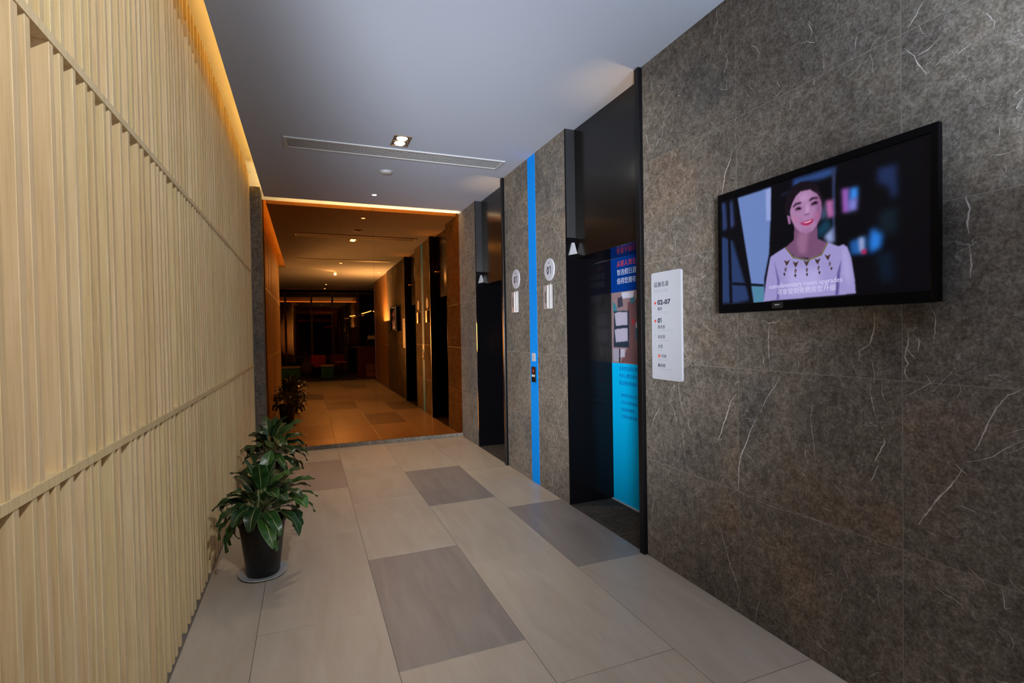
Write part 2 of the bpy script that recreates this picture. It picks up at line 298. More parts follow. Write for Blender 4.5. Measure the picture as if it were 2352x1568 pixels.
TVPIC=[((110,135,195),0.006,[(0.108,0.981),(0.314,0.983),(0.312,0.696),(0.303,0.416),(0.274,0.208),(0.269,-0.013),(0.209,-0.007),(0.187,0.225)]),((150,165,220),0.006,[(0.286,0.967),(0.317,0.978),(0.312,0.696),(0.287,0.705)]),((80,135,165),0.011,[(0.195,0.161),(0.269,0.137),(0.269,-0.007),(0.209,-0.007)]),((45,60,105),0.011,[(-0.0,0.983),(0.029,0.971),(0.041,0.719),(0.003,0.707)]),((55,70,120),0.0132,[(0.052,0.973),(0.076,0.97),(0.088,0.729),(0.055,0.715)]),((40,60,105),0.011,[(-0.003,0.669),(0.073,0.606),(0.185,0.027),(0.097,0.005),(-0.008,0.017)]),((5,6,14),0.0055,[(0.038,0.993),(0.055,0.985),(0.069,0.008),(0.05,0.01)]),((5,6,14),0.0055,[(0.09,0.97),(0.108,0.975),(0.204,-0.006),(0.183,-0.004),(0.161,0.279),(0.129,0.538)]),((5,6,14),0.0055,[(-0.007,0.71),(0.128,0.589),(0.129,0.557),(-0.008,0.67)]),((5,10,20),0.0044,[(0.07,0.208),(0.27,0.155),(0.269,0.137),(0.07,0.182)]),((45,75,135),0.0132,[(0.433,0.987),(0.606,0.983),(0.645,0.977),(0.636,0.926),(0.581,0.918),(0.475,0.938),(0.44,0.894)]),((45,55,90),0.0066,[(0.624,0.973),(0.641,0.974),(0.637,0.419),(0.625,0.433)]),((180,105,165),0.011,[(0.594,0.746),(0.63,0.738),(0.632,0.607),(0.604,0.602),(0.595,0.664)]),((60,90,120),0.0132,[(0.573,0.662),(0.593,0.738),(0.598,0.61),(0.573,0.598)]),((150,90,180),0.011,[(0.666,0.803),(0.7,0.792),(0.7,0.616),(0.67,0.618)]),((60,145,245),0.0132,[(0.702,0.791),(0.735,0.785),(0.735,0.706),(0.701,0.681)]),((130,130,220),0.0132,[(0.694,0.704),(0.734,0.707),(0.732,0.616),(0.694,0.619)]),((30,45,85),0.0165,[(0.81,0.878),(0.884,0.87),(0.886,0.647),(0.864,0.639),(0.855,0.718),(0.812,0.777)]),((40,125,225),0.0165,[(0.787,0.47),(0.834,0.425),(0.823,0.314),(0.782,0.287),(0.776,0.367)]),((30,90,165),0.0132,[(0.699,0.4),(0.766,0.419),(0.765,0.292),(0.704,0.298)]),((170,175,215),0.011,[(0.737,0.418),(0.758,0.412),(0.76,0.308),(0.741,0.313)]),((190,30,80),0.0088,[(0.749,0.321),(0.767,0.326),(0.767,0.289),(0.749,0.294)]),((150,165,215),0.0132,[(0.584,0.473),(0.629,0.536),(0.633,0.405),(0.604,0.414)]),((20,60,85),0.0132,[(0.554,0.552),(0.605,0.608),(0.623,0.538),(0.56,0.454)]),((16,30,40),0.022,[(0.814,0.566),(0.884,0.593),(0.883,0.39),(0.819,0.43)]),((10,24,42),0.022,[(0.803,0.282),(0.868,0.283),(0.878,0.085),(0.823,0.076)]),((25,28,48),0.008,[(0.375,0.902),(0.44,0.905),(0.433,0.886),(0.367,0.871)]),((120,80,115),0.004,[(0.442,0.614),(0.555,0.594),(0.558,0.465),(0.601,0.42),(0.591,0.354),(0.526,0.318),(0.444,0.35),(0.394,0.443),(0.438,0.492)]),((150,105,140),0.012,[(0.466,0.549),(0.514,0.533),(0.5,0.363),(0.466,0.372),(0.452,0.465)]),((22,14,24),0.004,[(0.394,0.716),(0.393,0.802),(0.408,0.881),(0.44,0.933),(0.475,0.946),(0.519,0.933),(0.555,0.888),(0.574,0.821),(0.581,0.743),(0.577,0.682),(0.564,0.73),(0.542,0.825),(0.475,0.856),(0.44,0.805),(0.421,0.723),(0.414,0.692)]),((165,115,165),0.004,[(0.403,0.707),(0.419,0.695),(0.424,0.626),(0.411,0.63)]),((172,128,172),0.005,[(0.432,0.797),(0.45,0.845),(0.475,0.872),(0.522,0.866),(0.558,0.812),(0.574,0.747),(0.577,0.682),(0.57,0.621),(0.554,0.573),(0.531,0.533),(0.501,0.525),(0.47,0.548),(0.442,0.602),(0.423,0.671),(0.419,0.735)]),((140,90,135),0.014,[(0.542,0.846),(0.574,0.747),(0.577,0.682),(0.57,0.621),(0.55,0.569),(0.551,0.65),(0.554,0.734)]),((190,150,195),0.015,[(0.468,0.837),(0.509,0.84),(0.515,0.794),(0.474,0.779)]),((185,120,165),0.012,[(0.432,0.685),(0.46,0.674),(0.463,0.634),(0.439,0.637)]),((180,105,150),0.012,[(0.541,0.664),(0.564,0.666),(0.56,0.624),(0.541,0.626)]),((195,155,195),0.008,[(0.503,0.756),(0.515,0.75),(0.516,0.679),(0.498,0.679)]),((120,75,120),0.005,[(0.493,0.681),(0.518,0.678),(0.517,0.668),(0.494,0.672)]),((52,28,50),0.005,[(0.434,0.767),(0.448,0.786),(0.477,0.786),(0.478,0.773),(0.453,0.772),(0.438,0.756)]),((48,26,48),0.005,[(0.518,0.784),(0.532,0.799),(0.558,0.789),(0.56,0.776),(0.538,0.782),(0.52,0.77)]),((130,80,120),0.008,[(0.443,0.742),(0.46,0.756),(0.482,0.74),(0.474,0.717),(0.45,0.723)]),((125,75,115),0.008,[(0.523,0.747),(0.54,0.765),(0.562,0.754),(0.554,0.732),(0.531,0.73)]),((38,20,42),0.004,[(0.446,0.737),(0.458,0.747),(0.469,0.746),(0.48,0.732),(0.474,0.727),(0.463,0.735),(0.453,0.73)]),((38,20,42),0.004,[(0.526,0.744),(0.536,0.756),(0.548,0.758),(0.561,0.747),(0.554,0.737),(0.544,0.744),(0.533,0.736)]),((20,10,25),0.003,[(0.46,0.745),(0.47,0.743),(0.471,0.728),(0.462,0.731)]),((20,10,25),0.003,[(0.541,0.756),(0.551,0.755),(0.551,0.74),(0.543,0.742)]),((150,105,150),0.01,[(0.474,0.658),(0.478,0.66),(0.474,0.613),(0.467,0.605)]),((150,100,145),0.01,[(0.536,0.645),(0.541,0.647),(0.545,0.614),(0.538,0.609)]),((155,108,150),0.012,[(0.473,0.569),(0.501,0.549),(0.534,0.559),(0.521,0.526),(0.487,0.537)]),((170,35,85),0.004,[(0.472,0.616),(0.487,0.622),(0.511,0.624),(0.538,0.629),(0.533,0.6),(0.511,0.585),(0.487,0.595)]),((225,200,225),0.003,[(0.483,0.616),(0.511,0.617),(0.531,0.623),(0.522,0.609),(0.501,0.606)]),((160,150,208),0.005,[(0.309,0.385),(0.342,0.411),(0.394,0.446),(0.437,0.357),(0.506,0.315),(0.572,0.341),(0.602,0.425),(0.652,0.379),(0.673,0.388),(0.69,0.362),(0.707,0.277),(0.721,0.114),(0.725,0.013),(0.639,0.009),(0.355,0.007),(0.267,0.003),(0.284,0.194),(0.299,0.31)]),((180,170,225),0.02,[(0.401,0.253),(0.572,0.237),(0.564,0.057),(0.414,0.057)]),((175,165,220),0.012,[(0.67,0.368),(0.687,0.343),(0.704,0.167),(0.698,0.067),(0.669,0.174)]),((95,85,150),0.005,[(0.636,0.01),(0.646,0.179),(0.664,0.278),(0.658,0.177),(0.65,0.008)]),((110,100,165),0.005,[(0.343,0.008),(0.348,0.171),(0.33,0.35),(0.36,0.18),(0.356,0.007)]),((110,100,60),0.003,[(0.394,0.446),(0.437,0.355),(0.506,0.314),(0.572,0.341),(0.601,0.425),(0.605,0.417),(0.576,0.33),(0.508,0.303),(0.433,0.345),(0.39,0.44)]),((70,50,45),0.002,[(0.385,0.339),(0.401,0.323),(0.417,0.335),(0.408,0.306),(0.398,0.285),(0.394,0.307)]),((70,50,45),0.002,[(0.387,0.261),(0.394,0.279),(0.4,0.262),(0.393,0.236)]),((150,140,190),0.002,[(0.391,0.261),(0.394,0.27),(0.396,0.26),(0.393,0.247)]),((60,45,42),0.002,[(0.381,0.229),(0.387,0.235),(0.393,0.224),(0.387,0.203)]),((70,50,45),0.002,[(0.432,0.316),(0.448,0.301),(0.463,0.313),(0.455,0.283),(0.447,0.263),(0.441,0.284)]),((70,50,45),0.002,[(0.44,0.239),(0.446,0.256),(0.453,0.239),(0.446,0.214)]),((150,140,190),0.002,[(0.443,0.238),(0.446,0.247),(0.449,0.238),(0.446,0.225)]),((60,45,42),0.002,[(0.439,0.206),(0.445,0.212),(0.451,0.202),(0.445,0.18)]),((70,50,45),0.002,[(0.488,0.311),(0.503,0.296),(0.518,0.308),(0.51,0.279),(0.503,0.259),(0.496,0.28)]),((70,50,45),0.002,[(0.498,0.235),(0.504,0.252),(0.51,0.236),(0.504,0.211)]),((150,140,190),0.002,[(0.501,0.234),(0.504,0.244),(0.506,0.234),(0.504,0.222)]),((60,45,42),0.002,[(0.499,0.203),(0.505,0.208),(0.51,0.198),(0.504,0.178)]),((70,50,45),0.002,[(0.542,0.313),(0.556,0.299),(0.57,0.31),(0.562,0.282),(0.557,0.262),(0.549,0.283)]),((70,50,45),0.002,[(0.555,0.238),(0.561,0.255),(0.566,0.238),(0.56,0.214)]),((150,140,190),0.002,[(0.558,0.237),(0.561,0.246),(0.563,0.237),(0.56,0.225)]),((60,45,42),0.002,[(0.559,0.206),(0.564,0.211),(0.57,0.201),(0.564,0.181)]),((70,50,45),0.002,[(0.59,0.332),(0.603,0.318),(0.617,0.329),(0.61,0.302),(0.607,0.282),(0.597,0.303)]),((70,50,45),0.002,[(0.607,0.257),(0.613,0.274),(0.618,0.258),(0.613,0.234)]),((150,140,190),0.002,[(0.61,0.257),(0.613,0.266),(0.615,0.257),(0.613,0.245)]),((60,45,42),0.002,[(0.615,0.225),(0.62,0.23),(0.625,0.221),(0.62,0.201)])]
PHOTO= [((150,125,130),[(3.85,1.802),(3.463,1.797),(3.467,1.208),(3.861,1.196)]),((110,75,80),[(3.631,1.707),(3.456,1.74),(3.464,1.208),(3.748,1.202),(3.64,1.329)]),((205,205,225),[(3.72,1.799),(3.541,1.798),(3.549,1.746),(3.708,1.746)]),((60,60,80),[(3.775,1.754),(3.708,1.765),(3.697,1.681),(3.777,1.67)]),((60,130,150),[(3.852,1.736),(3.797,1.687),(3.785,1.64),(3.847,1.635)]),((25,40,60),[(3.833,1.646),(3.614,1.64),(3.617,1.334),(3.848,1.333)]),((185,180,205),[(3.827,1.626),(3.778,1.636),(3.633,1.63),(3.636,1.522),(3.808,1.518)]),((185,180,205),[(3.83,1.484),(3.782,1.495),(3.636,1.496),(3.636,1.389),(3.812,1.376)]),((165,160,180),[(3.858,1.321),(3.765,1.323),(3.764,1.212),(3.858,1.212)]),((25,30,50),[(3.765,1.323),(3.748,1.323),(3.751,1.204),(3.768,1.203)]),((190,185,205),[(3.745,1.323),(3.679,1.325),(3.681,1.254),(3.747,1.251)]),((170,40,45),[(3.571,1.569),(3.534,1.571),(3.541,1.521),(3.566,1.521)]),((30,90,110),[(3.524,1.499),(3.463,1.505),(3.463,1.398),(3.52,1.397)]),((185,185,200),[(3.523,1.538),(3.468,1.544),(3.466,1.498),(3.518,1.495)]),((60,110,125),[(3.599,1.735),(3.53,1.752),(3.531,1.701),(3.581,1.697)])]

# ------------------------------------------------------------------ the setting
WX, MY, CZ = 2.056, 7.137, 3.183          # right wall face, mirror plane, ceiling height
LX = -.592                                # face of the slats

# floor: grout bed with every tile laid as a piece
fl = obj('floor', MB().box(-3.2, 4.2, -6.2, MY + .3, -.12, -.0012), M['grout'])
struct(fl, 'floor of large beige porcelain tiles with scattered grey ones', 'floor')
tile_cache = {}
def tile(x0, x1, y0, y1, kind='beige', z=0, name='floor_tile', parent=None):
    w, d = round(x1 - x0 - .0035, 3), round(y1 - y0 - .0035, 3)
    key = (w, d, kind)
    if key not in tile_cache:
        e = .0004
        tile_cache[key] = MB().add([(-w/2, -d/2, -.012), (w/2, -d/2, -.012), (w/2, d/2, -.012), (-w/2, d/2, -.012),
            (-w/2, -d/2, -e), (w/2, -d/2, -e), (w/2, d/2, -e), (-w/2, d/2, -e),
            (-w/2+e, -d/2+e, 0), (w/2-e, -d/2+e, 0), (w/2-e, d/2-e, 0), (-w/2+e, d/2-e, 0)],
            [(3, 2, 1, 0), (0, 1, 5, 4), (1, 2, 6, 5), (2, 3, 7, 6), (3, 0, 4, 7), (4, 5, 9, 8), (5, 6, 10, 9), (6, 7, 11, 10), (7, 4, 8, 11), (8, 9, 10, 11)]
            ).mesh('floor_tile_' + kind, M[kind])
    return link(name, tile_cache[key], parent or fl, ((x0 + x1) / 2, (y0 + y1) / 2, z))
cols = [(-.585, -.262, 3.42), (-.262, .342, 2.811), (.342, .945, 2.263), (.945, 1.547, 1.923), (1.547, WX, 1.624)]
special = {(1, 5.235): 'taupetile', (1, .385): 'greytile', (2, 2.263): 'greytile', (4, 2.836): 'greytile', (3, 4.357): 'greytile', (3, -1.71): 'greytile'}
P = 1.2125
for ci, (x0, x1, ph) in enumerate(cols):
    y = ph - P * math.ceil((ph + 3.4) / P)
    while y < MY - .02:
        a, b = max(y, -3.4), min(y + P, MY - .022)
        kind = 'beige'
        for (c, yy), k in special.items():
            if c == ci and abs(yy - y) < .12: kind = k
        if b - a > .03: tile(x0, x1, a, b, kind)
        y += P
for k in range(4):                                          # the entrance hall behind, left of the corridor
    x1 = -.585 - .604 * k; x0 = x1 - .604; y = .44
    while y > -3.3:
        a = max(y - P, -3.4); tile(x0, x1, a, y); y = a
# dark stone thresholds in the lift openings
LIFTS = [(2.805, 3.893), (5.315, 6.392)]
for a, b in LIFTS:
    w = (b - a) / 3
    for k in range(3): tile(WX, 2.56, a + k * w, a + (k + 1) * w, 'darkstone', -.0005, 'threshold_stone')

# ceiling: slab with a light slot along the left wall and along the mirror
mb = MB().box(-.445, 2.6, -.0, 6.958, CZ, CZ + .03)
mb.box(-.445, -.437, .40, 6.95, CZ + .03, CZ + .065)
mb.box(-.437, WX, 6.950, 6.958, CZ + .03, CZ + .044)
mb.box(-3.2, 4.2, -6.2, -.014, CZ, CZ + .03)
mb.box(-3.2, -.445, -.0, .40, CZ, CZ + .03)
ce = obj('ceiling', mb, M['ceiling']); struct(ce, 'white plaster ceiling with a lit slot along two edges', 'ceiling')
mb = MB().box(-.75, -.3, .38, MY + .12, 3.50, 3.53)                       # slot roof, left
mb.box(-.3, 2.6, 6.75, MY + .12, 3.50, 3.53)
mb.box(-.75, -.3, .38, .40, CZ + .03, 3.50)
mb.box(-.40, -.385, .40, 6.76, CZ + .03, 3.50); mb.box(-.40, 2.6, 6.75, 6.765, CZ + .03, 3.50)
mb.box(WX, 2.6, 6.765, MY, CZ + .03, 3.5)
mb.box(-.75, 2.6, MY, MY + .12, CZ + .004, 3.50)
o = obj('trim_1', mb, M['cove']); struct(o, 'white painted cove recess above the ceiling edge', 'cove')
o = obj('trim_2', MB().box(-3.2, 4.2, -.014, -.0, CZ + .012, CZ + .03), M['slotdark']); struct(o, 'dark shadow gap across the ceiling', 'trim')
led = MB().box(-.425, -.413, .45, 6.70, CZ + .031, CZ + .039)
o = obj('cove_light', led, M['led']); tag(o, 'amber light strip in the slot above the slatted wall', 'light strip')
led = MB().box(-.28, 2.04, 6.928, 6.940, CZ + .031, CZ + .039)
o = obj('cove_light', led, M['led_end']); tag(o, 'amber light strip in the slot above the mirror', 'light strip')

# left wall: ash slats between rails
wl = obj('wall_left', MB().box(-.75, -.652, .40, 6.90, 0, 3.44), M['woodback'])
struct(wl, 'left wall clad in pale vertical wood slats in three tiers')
for z0, z1 in ((1.116, 1.141), (2.240, 2.265)):
    obj('rail', MB().box(-.652, LX + .003, .42, 6.90, z0, z1), M['wood'], wl)
mid = [(1.475, 1.507), (1.538, 1.564), (1.66, 1.685), (1.719, 1.745), (1.802, 1.824), (1.886, 1.908), (1.943, 1.968), (2.035, 2.060), (2.090, 2.115), (2.196, 2.221)]
rows = [(0, 1.116, 1), (1.141, 2.240, 0), (2.265, 3.42, 2)]
sl_cache = {}
for z0, z1, sd in rows:
    rg = random.Random(sd + 5)
    ys = [(a, b - a) for a, b in mid] if sd == 0 else []
    y = 2.221 if sd == 0 else .45
    gaps = [.034, .034, .045, .058, .058, .098, .034, .066]
    while y < 6.82:
        g = rg.choice(gaps); ys.append((y + g, .025)); y += g + .025
    if sd == 0:
        y = 1.475
        while y > .52:
            g = rg.choice(gaps); y -= g + .025; ys.append((y, .025))
    h = z1 - z0
    for y0, w in ys:
        key = (round(h, 3), round(w, 3))
        if key not in sl_cache:
            e = .0015
            sl_cache[key] = MB().prism([(-.652, 0), (-.652, w), (LX - e, w), (LX, w - e), (LX, e), (LX - e, 0)], 'z', 0, h).mesh('slat', M['wood'])
        link('slat', sl_cache[key], wl, (0, y0, z0))

# stone pilaster closing the slatted wall beside the mirror
pl = obj('trim_3', MB().box(-.75, -.488, 6.905, MY + .02, 0, 3.27), M['joint'])
struct(pl, 'narrow grey-brown marble pilaster between slats and mirror', 'pilaster')
for a, b in ((0, .636), (.636, 1.272), (1.272, 1.908), (1.908, 2.545), (2.545, 3.28)):
    obj('stone_panel', MB().box(-.592, -.480, 6.895, MY, 0, b - a - .0022), M['marble'], pl, (0, 0, a + .001))

# far wall: bronze mirror in two panes over a stone skirting
wb = obj('wall_far', MB().box(-.75, 2.7, MY + .006, MY + .12, -.1, CZ + .004), M['slotdark'])
struct(wb, 'far end wall faced with bronze mirror')
for a, b in ((-.480, .862), (.864, WX)):
    obj('mirror_pane', MB().box(a, b, MY, MY + .006, .05, CZ + .004), M['mirror'], wb)
obj('skirting', MB().box(-.48, WX, MY - .014, MY, 0, .05), M['marble'], wb, label='low brown stone skirting under the mirror')

# right wall: marble panels on a core, two lift openings
core = MB()
for a, b in ((0.004, 2.805), (3.893, 5.315), (6.392, MY + .12)): core.box(WX + .0004, 2.62, a, b, -.02, CZ)
core.box(2.62, 2.72, 0.004, MY + .12, -.02, CZ)
wr = obj('wall_right', core, M['joint']); struct(wr, 'right wall of polished grey-brown veined marble panels')
zs = [0, .636, 1.272, 1.904, 2.547, CZ]
ysets = [(0, .456), (.456, 1.241), (1.241, 2.026), (2.026, 2.805), (3.893, 4.6), (4.6, 5.315), (6.392, MY)]
mcache = {}
for a, b in ysets:
    for z0, z1 in zip(zs, zs[1:]):
        w, h = b - a - .0026, z1 - z0 - .0026; key = (round(w, 3), round(h, 3))
        if key not in mcache: mcache[key] = MB().box(0, .002, -w / 2, w / 2, -h / 2, h / 2).mesh('stone_panel', M['marble'])
        link('stone_panel', mcache[key], wr, (WX, (a + b) / 2, (z0 + z1) / 2))
# the larger white veins, inlaid ribbons in the polished face
vb = MB()
def ribbon(pts, w, rg):
    P = []
    for (a, b) in zip(pts, pts[1:]):
        n = max(2, int(math.hypot(b[0] - a[0], b[1] - a[1]) / .012))
        for k in range(n): P.append((a[0] + (b[0] - a[0]) * k / n, a[1] + (b[1] - a[1]) * k / n))
    P.append(pts[-1]); n = len(P); L = []
    for i, (y, z) in enumerate(P):
        q, r = P[max(0, i - 1)], P[min(n - 1, i + 1)]; dy, dz = r[0] - q[0], r[1] - q[1]; d = math.hypot(dy, dz) or 1
        ww = w * (.25 + .75 * math.sin(PI * (i + .3) / n)) * rg.uniform(.35, 1.1); j = rg.uniform(-.0018, .0018)
        L.append(((y - dz / d * (j - ww / 2), z + dy / d * (j - ww / 2)), (y - dz / d * (j + ww / 2), z + dy / d * (j + ww / 2))))
    X = WX - .0004; vs = [(X, *p) for s in L for p in s]
    vb.add(vs, [(2 * i, 2 * i + 1, 2 * i + 3, 2 * i + 2) for i in range(n - 1)])
rg = random.Random(3)
for w, pts in VEINS: ribbon(pts, w * .00115, rg)
def solid(y, z): return any(a + .01 < y < b - .01 for a, b in ((.0, 2.805), (3.893, 5.315), (6.392, MY))) and .02 < z < CZ - .02
for k in range(1150):
    y, z = rg.uniform(.05, 7.1), rg.uniform(.05, 3.1); an = rg.gauss(1.2, .75) * rg.choice((1, 1, -1)); pts = [(y, z)]
    for q in range(rg.randint(1, 4)):
        an += rg.gauss(0, .45); s = rg.uniform(.007, .034) * rg.choice((1, 1, 1, 1.8))
        y += math.cos(an) * s; z += math.sin(an) * s; pts.append((y, z))
    if all(solid(*p) for p in pts): ribbon(pts, rg.uniform(.0005, .0019) * rg.choice((1, 1, 1, 2.2)), rg)
o = obj('vein', vb, M['vein'], wr, label='white calcite veins across the marble'); o['kind'] = 'stuff'

# ------------------------------------------------------------------ lifts
def lift(y0, y1, label, lantern):
    t = thing('elevator', label, 'elevator', (2.3, (y0 + y1) / 2, 0))
    cx, cy = 2.3, (y0 + y1) / 2
    def part(name, mb, m, **k):
        o = obj(name, mb, m, t, (-cx, -cy, 0), **k); return o
    a, b = y0 - cy * 0, y1
    part('jamb', MB().box(WX, 2.50, b - .012, b, 0, CZ), M['blackgloss'])
    part('jamb', MB().box(WX + .05, 2.50, a, a + .012, 0, CZ), M['blackgloss'])
    part('frame_edge', MB().box(2.026, WX + .05, a, a + .05, 0, CZ - .004), M['blackmetal'], bevel=.006)
    part('header_panel', MB().box(2.145, 2.165, a + .012, b - .012, 2.10, CZ), M['bronzeblack'])
    part('header_side', MB().box(WX + .004, 2.144, b - .020, b - .012, 2.27, CZ - .002), M['charcoal'])
    part('soffit', MB().box(2.165, 2.50, a + .012, b - .012, 2.10, 2.112), M['blackgloss'])
    m_ = (a + b) / 2
    for p, q in ((a + .012, m_ - .002), (m_ + .002, b - .012)):
        d = part('door', MB().box(2.492, 2.53, p, q, .006, 2.10), M['blackgloss'])
    part('sill', MB().box(2.47, 2.492, a + .012, b - .012, 0, .006), M['alu'])
    u = part('uplight', MB().box(2.108, 2.140, a + .055, a + .085, 2.50, 2.56), M['blackmetal'], label='small uplight tucked behind the frame edge')
    obj('lens', MB().box(2.112, 2.136, a + .059, a + .081, 2.56, 2.563), M['uplens'], u, label='warm glowing lens')
    l = bpy.data.lights.new('uplight_bulb', 'SPOT'); l.energy = 6; l.spot_size = math.radians(75); l.spot_blend = .9; l.color = (1, .58, .25); l.shadow_soft_size = .01
    o = bpy.data.objects.new('uplight_bulb', l); o.parent = t; o.location = (2.125 - cx, a + .07 - cy, 2.57); COL.objects.link(o)
    o.rotation_euler = Vector((-.12, .28, 1)).to_track_quat('-Z', 'Y').to_euler()
    lx, ly, lz = lantern  # centre of the plain white wedge on the far jamb
    part('white_wedge', MB().add([(lx - .035, ly, lz - .05), (lx + .04, ly, lz - .035), (lx + .015, ly, lz + .055), (lx - .006, ly, lz + .055),
        (lx - .035, ly - .02, lz - .05), (lx + .04, ly - .02, lz - .035), (lx + .015, ly - .02, lz + .055), (lx - .006, ly - .02, lz + .055)],
        [(0, 1, 2, 3), (7, 6, 5, 4), (0, 4, 5, 1), (1, 5, 6, 2), (2, 6, 7, 3), (3, 7, 4, 0)]), M['frost'], label='small white wedge-shaped piece')
    return t
lift(*LIFTS[0], 'nearer lift opening with black reflective jambs and a blue poster on its doors', (2.105, LIFTS[0][1] - .02, 2.17))
lift(*LIFTS[1], 'farther lift opening beside the mirror, all black reflective steel', (2.115, LIFTS[1][1] - .02, 2.17))

# ------------------------------------------------------------------ poster on the nearer lift doors
def raster(Wd, Hd, polys, bg):
    img = np.empty((Hd, Wd, 3)); img[:] = bg
    yy, xx = np.mgrid[0:Hd, 0:Wd]; xx = (xx + .5) / Wd; yy = (yy + .5) / Hd
    for c, blur, pts in polys:
        k = max(1, int(blur * Wd)); pad = (k * 3 + 2)
        us = [p[0] for p in pts]; vs = [p[1] for p in pts]
        i0, i1 = max(0, int(min(us) * Wd) - pad), min(Wd, int(max(us) * Wd) + pad); j0, j1 = max(0, int(min(vs) * Hd) - pad), min(Hd, int(max(vs) * Hd) + pad)
        if i1 <= i0 or j1 <= j0: continue
        x, y = xx[j0:j1, i0:i1], yy[j0:j1, i0:i1]; ins = np.zeros(x.shape, bool); n = len(pts)
        for q in range(n):
            (ax, ay), (bx, by) = pts[q], pts[(q + 1) % n]
            if ay == by: continue
            cr = ((ay > y) != (by > y)) & (x < (bx - ax) * (y - ay) / (by - ay) + ax); ins ^= cr
        mk = ins.astype(float)
        ker = np.exp(-.5 * (np.arange(-k * 2, k * 2 + 1) / (k * .7)) ** 2); ker /= ker.sum()
        if mk.size:
            r = len(ker) // 2
            mk = sum(ker[q] * np.pad(mk, ((0, 0), (r, r)), 'edge')[:, q:q + mk.shape[1]] for q in range(len(ker)))
            mk = sum(ker[q] * np.pad(mk, ((r, r), (0, 0)), 'edge')[q:q + mk.shape[0]] for q in range(len(ker)))
        img[j0:j1, i0:i1] = img[j0:j1, i0:i1] * (1 - mk[..., None]) + np.array(c) * mk[..., None]
    return img
def picture(name, img, x, yl, yr, zb, zt, m, parent, org=(0, 0, 0)):   # a print in a plane facing -X, one vertex per dot
    Hd, Wd = img.shape[:2]
    ys = np.linspace(yl, yr, Wd); zz = np.linspace(zb, zt, Hd)
    co = np.empty((Hd, Wd, 3)); co[..., 0] = x - org[0]; co[..., 1] = ys[None, :] - org[1]; co[..., 2] = zz[:, None] - org[2]
    me = bpy.data.meshes.new(name); nv = Wd * Hd; nf = (Wd - 1) * (Hd - 1)
    i = (np.arange(Hd - 1)[:, None] * Wd + np.arange(Wd - 1)[None, :]).ravel()
    lp = np.stack([i, i + 1, i + Wd + 1, i + Wd], 1).ravel().astype(np.int32)
    me.vertices.add(nv); me.vertices.foreach_set('co', co.reshape(-1).astype(np.float32))
    me.loops.add(nf * 4); me.loops.foreach_set('vertex_index', lp)
    me.polygons.add(nf); me.polygons.foreach_set('loop_start', np.arange(0, nf * 4, 4, dtype=np.int32))
    me.update(); me.validate()
    a = me.attributes.new('col', 'FLOAT_COLOR', 'POINT'); c = np.clip(img / 255, 0, 1)
    c = np.where(c <= .04045, c / 12.92, ((c + .055) / 1.055) ** 2.4)
    a.data.foreach_set('color', np.concatenate([c.reshape(-1, 3), np.ones((nv, 1))], 1).ravel().astype(np.float32))
    me.materials.append(m); return link(name, me, parent)

DX = 2.490
py0, py1 = LIFTS[0][0] + .014, LIFTS[0][1] - .014
po = thing('poster', 'blue advertising poster covering the doors of the nearer lift', 'poster', (DX, (py0 + py1) / 2, 0))
org = (DX, (py0 + py1) / 2, 0)
def ppart(name, mb, m, **k): return obj(name, mb, m, po, (-org[0], -org[1], 0), **k)
M['navy'] = mat('deep_blue_print', (.0, .038, .27), .6, spec=.1); M['cyan'] = mat('cyan_print', (.0, .52, 1.0), .6, spec=.1)
M['photo'] = vcol_mat('printed_photo', 0, .35); M['cyantext'] = mat('blue_print_text', (.0, .12, .42), .5); M['printwhite'] = mat('white_print_text', (.55, .62, .8), .5)
ppart('upper_field', MB().box(DX, DX + .002, py0, py1, 1.806, 2.098), M['navy'], label='deep blue upper field')
ppart('lower_field', MB().box(DX, DX + .002, py0, py1, .006, 1.197), M['cyan'], label='cyan lower field')
zb_, zt_ = 1.197, 1.806
def pv(p): return ((py1 - p[0]) / (py1 - py0), (p[1] - zb_) / (zt_ - zb_))
polys = [(c, .006, [pv(p) for p in pts]) for c, pts in PHOTO]
for k in range(1, 3):                                    # the seats of the pictured lobby go on across the hidden leaf
    polys += [((150 - 20 * k, 125, 125), .02, [(.2 + .27 * k, 0), (.47 + .27 * k, 0), (.47 + .27 * k, 1), (.2 + .27 * k, 1)]), ((40, 60, 80), .01, [(.45 + .2 * k, .2), (.55 + .2 * k, .2), (.55 + .2 * k, .5), (.45 + .2 * k, .5)])]
o = picture('photograph', raster(260, 150, polys, (140, 118, 122)), DX, py1, py0, zb_, zt_, M['photo'], po, org)
def ptext(s, y, z, size, m, w=1.0): return text('lettering', s, m, po, size, FACE_W, (-.0008, y - org[1], z), width=w)
ptext('从客人到主人，', 3.785, 2.024, .056, M['red']); ptext('智选假日酒店', 3.783, 1.951, .056, M['printwhite']); ptext('值得您拥有！', 3.785, 1.877, .056, M['printwhite'])
for s, z in (('这家智选假日酒店坐落于', 1.140), ('市中心繁华地段交通便利', 1.078), ('周边餐饮购物设施齐全为', 1.016)): ptext(s, 3.770, z, .038, M['cyantext'])
for s, z in (('· 高效舒适的公共空间', .915), ('· 灵活多用的休闲区', .855), ('· 高品质的睡眠', .795), ('· 丰富的免费早餐与热饮', .735)): ptext(s, 3.755, z, .031, M['cyantext'])

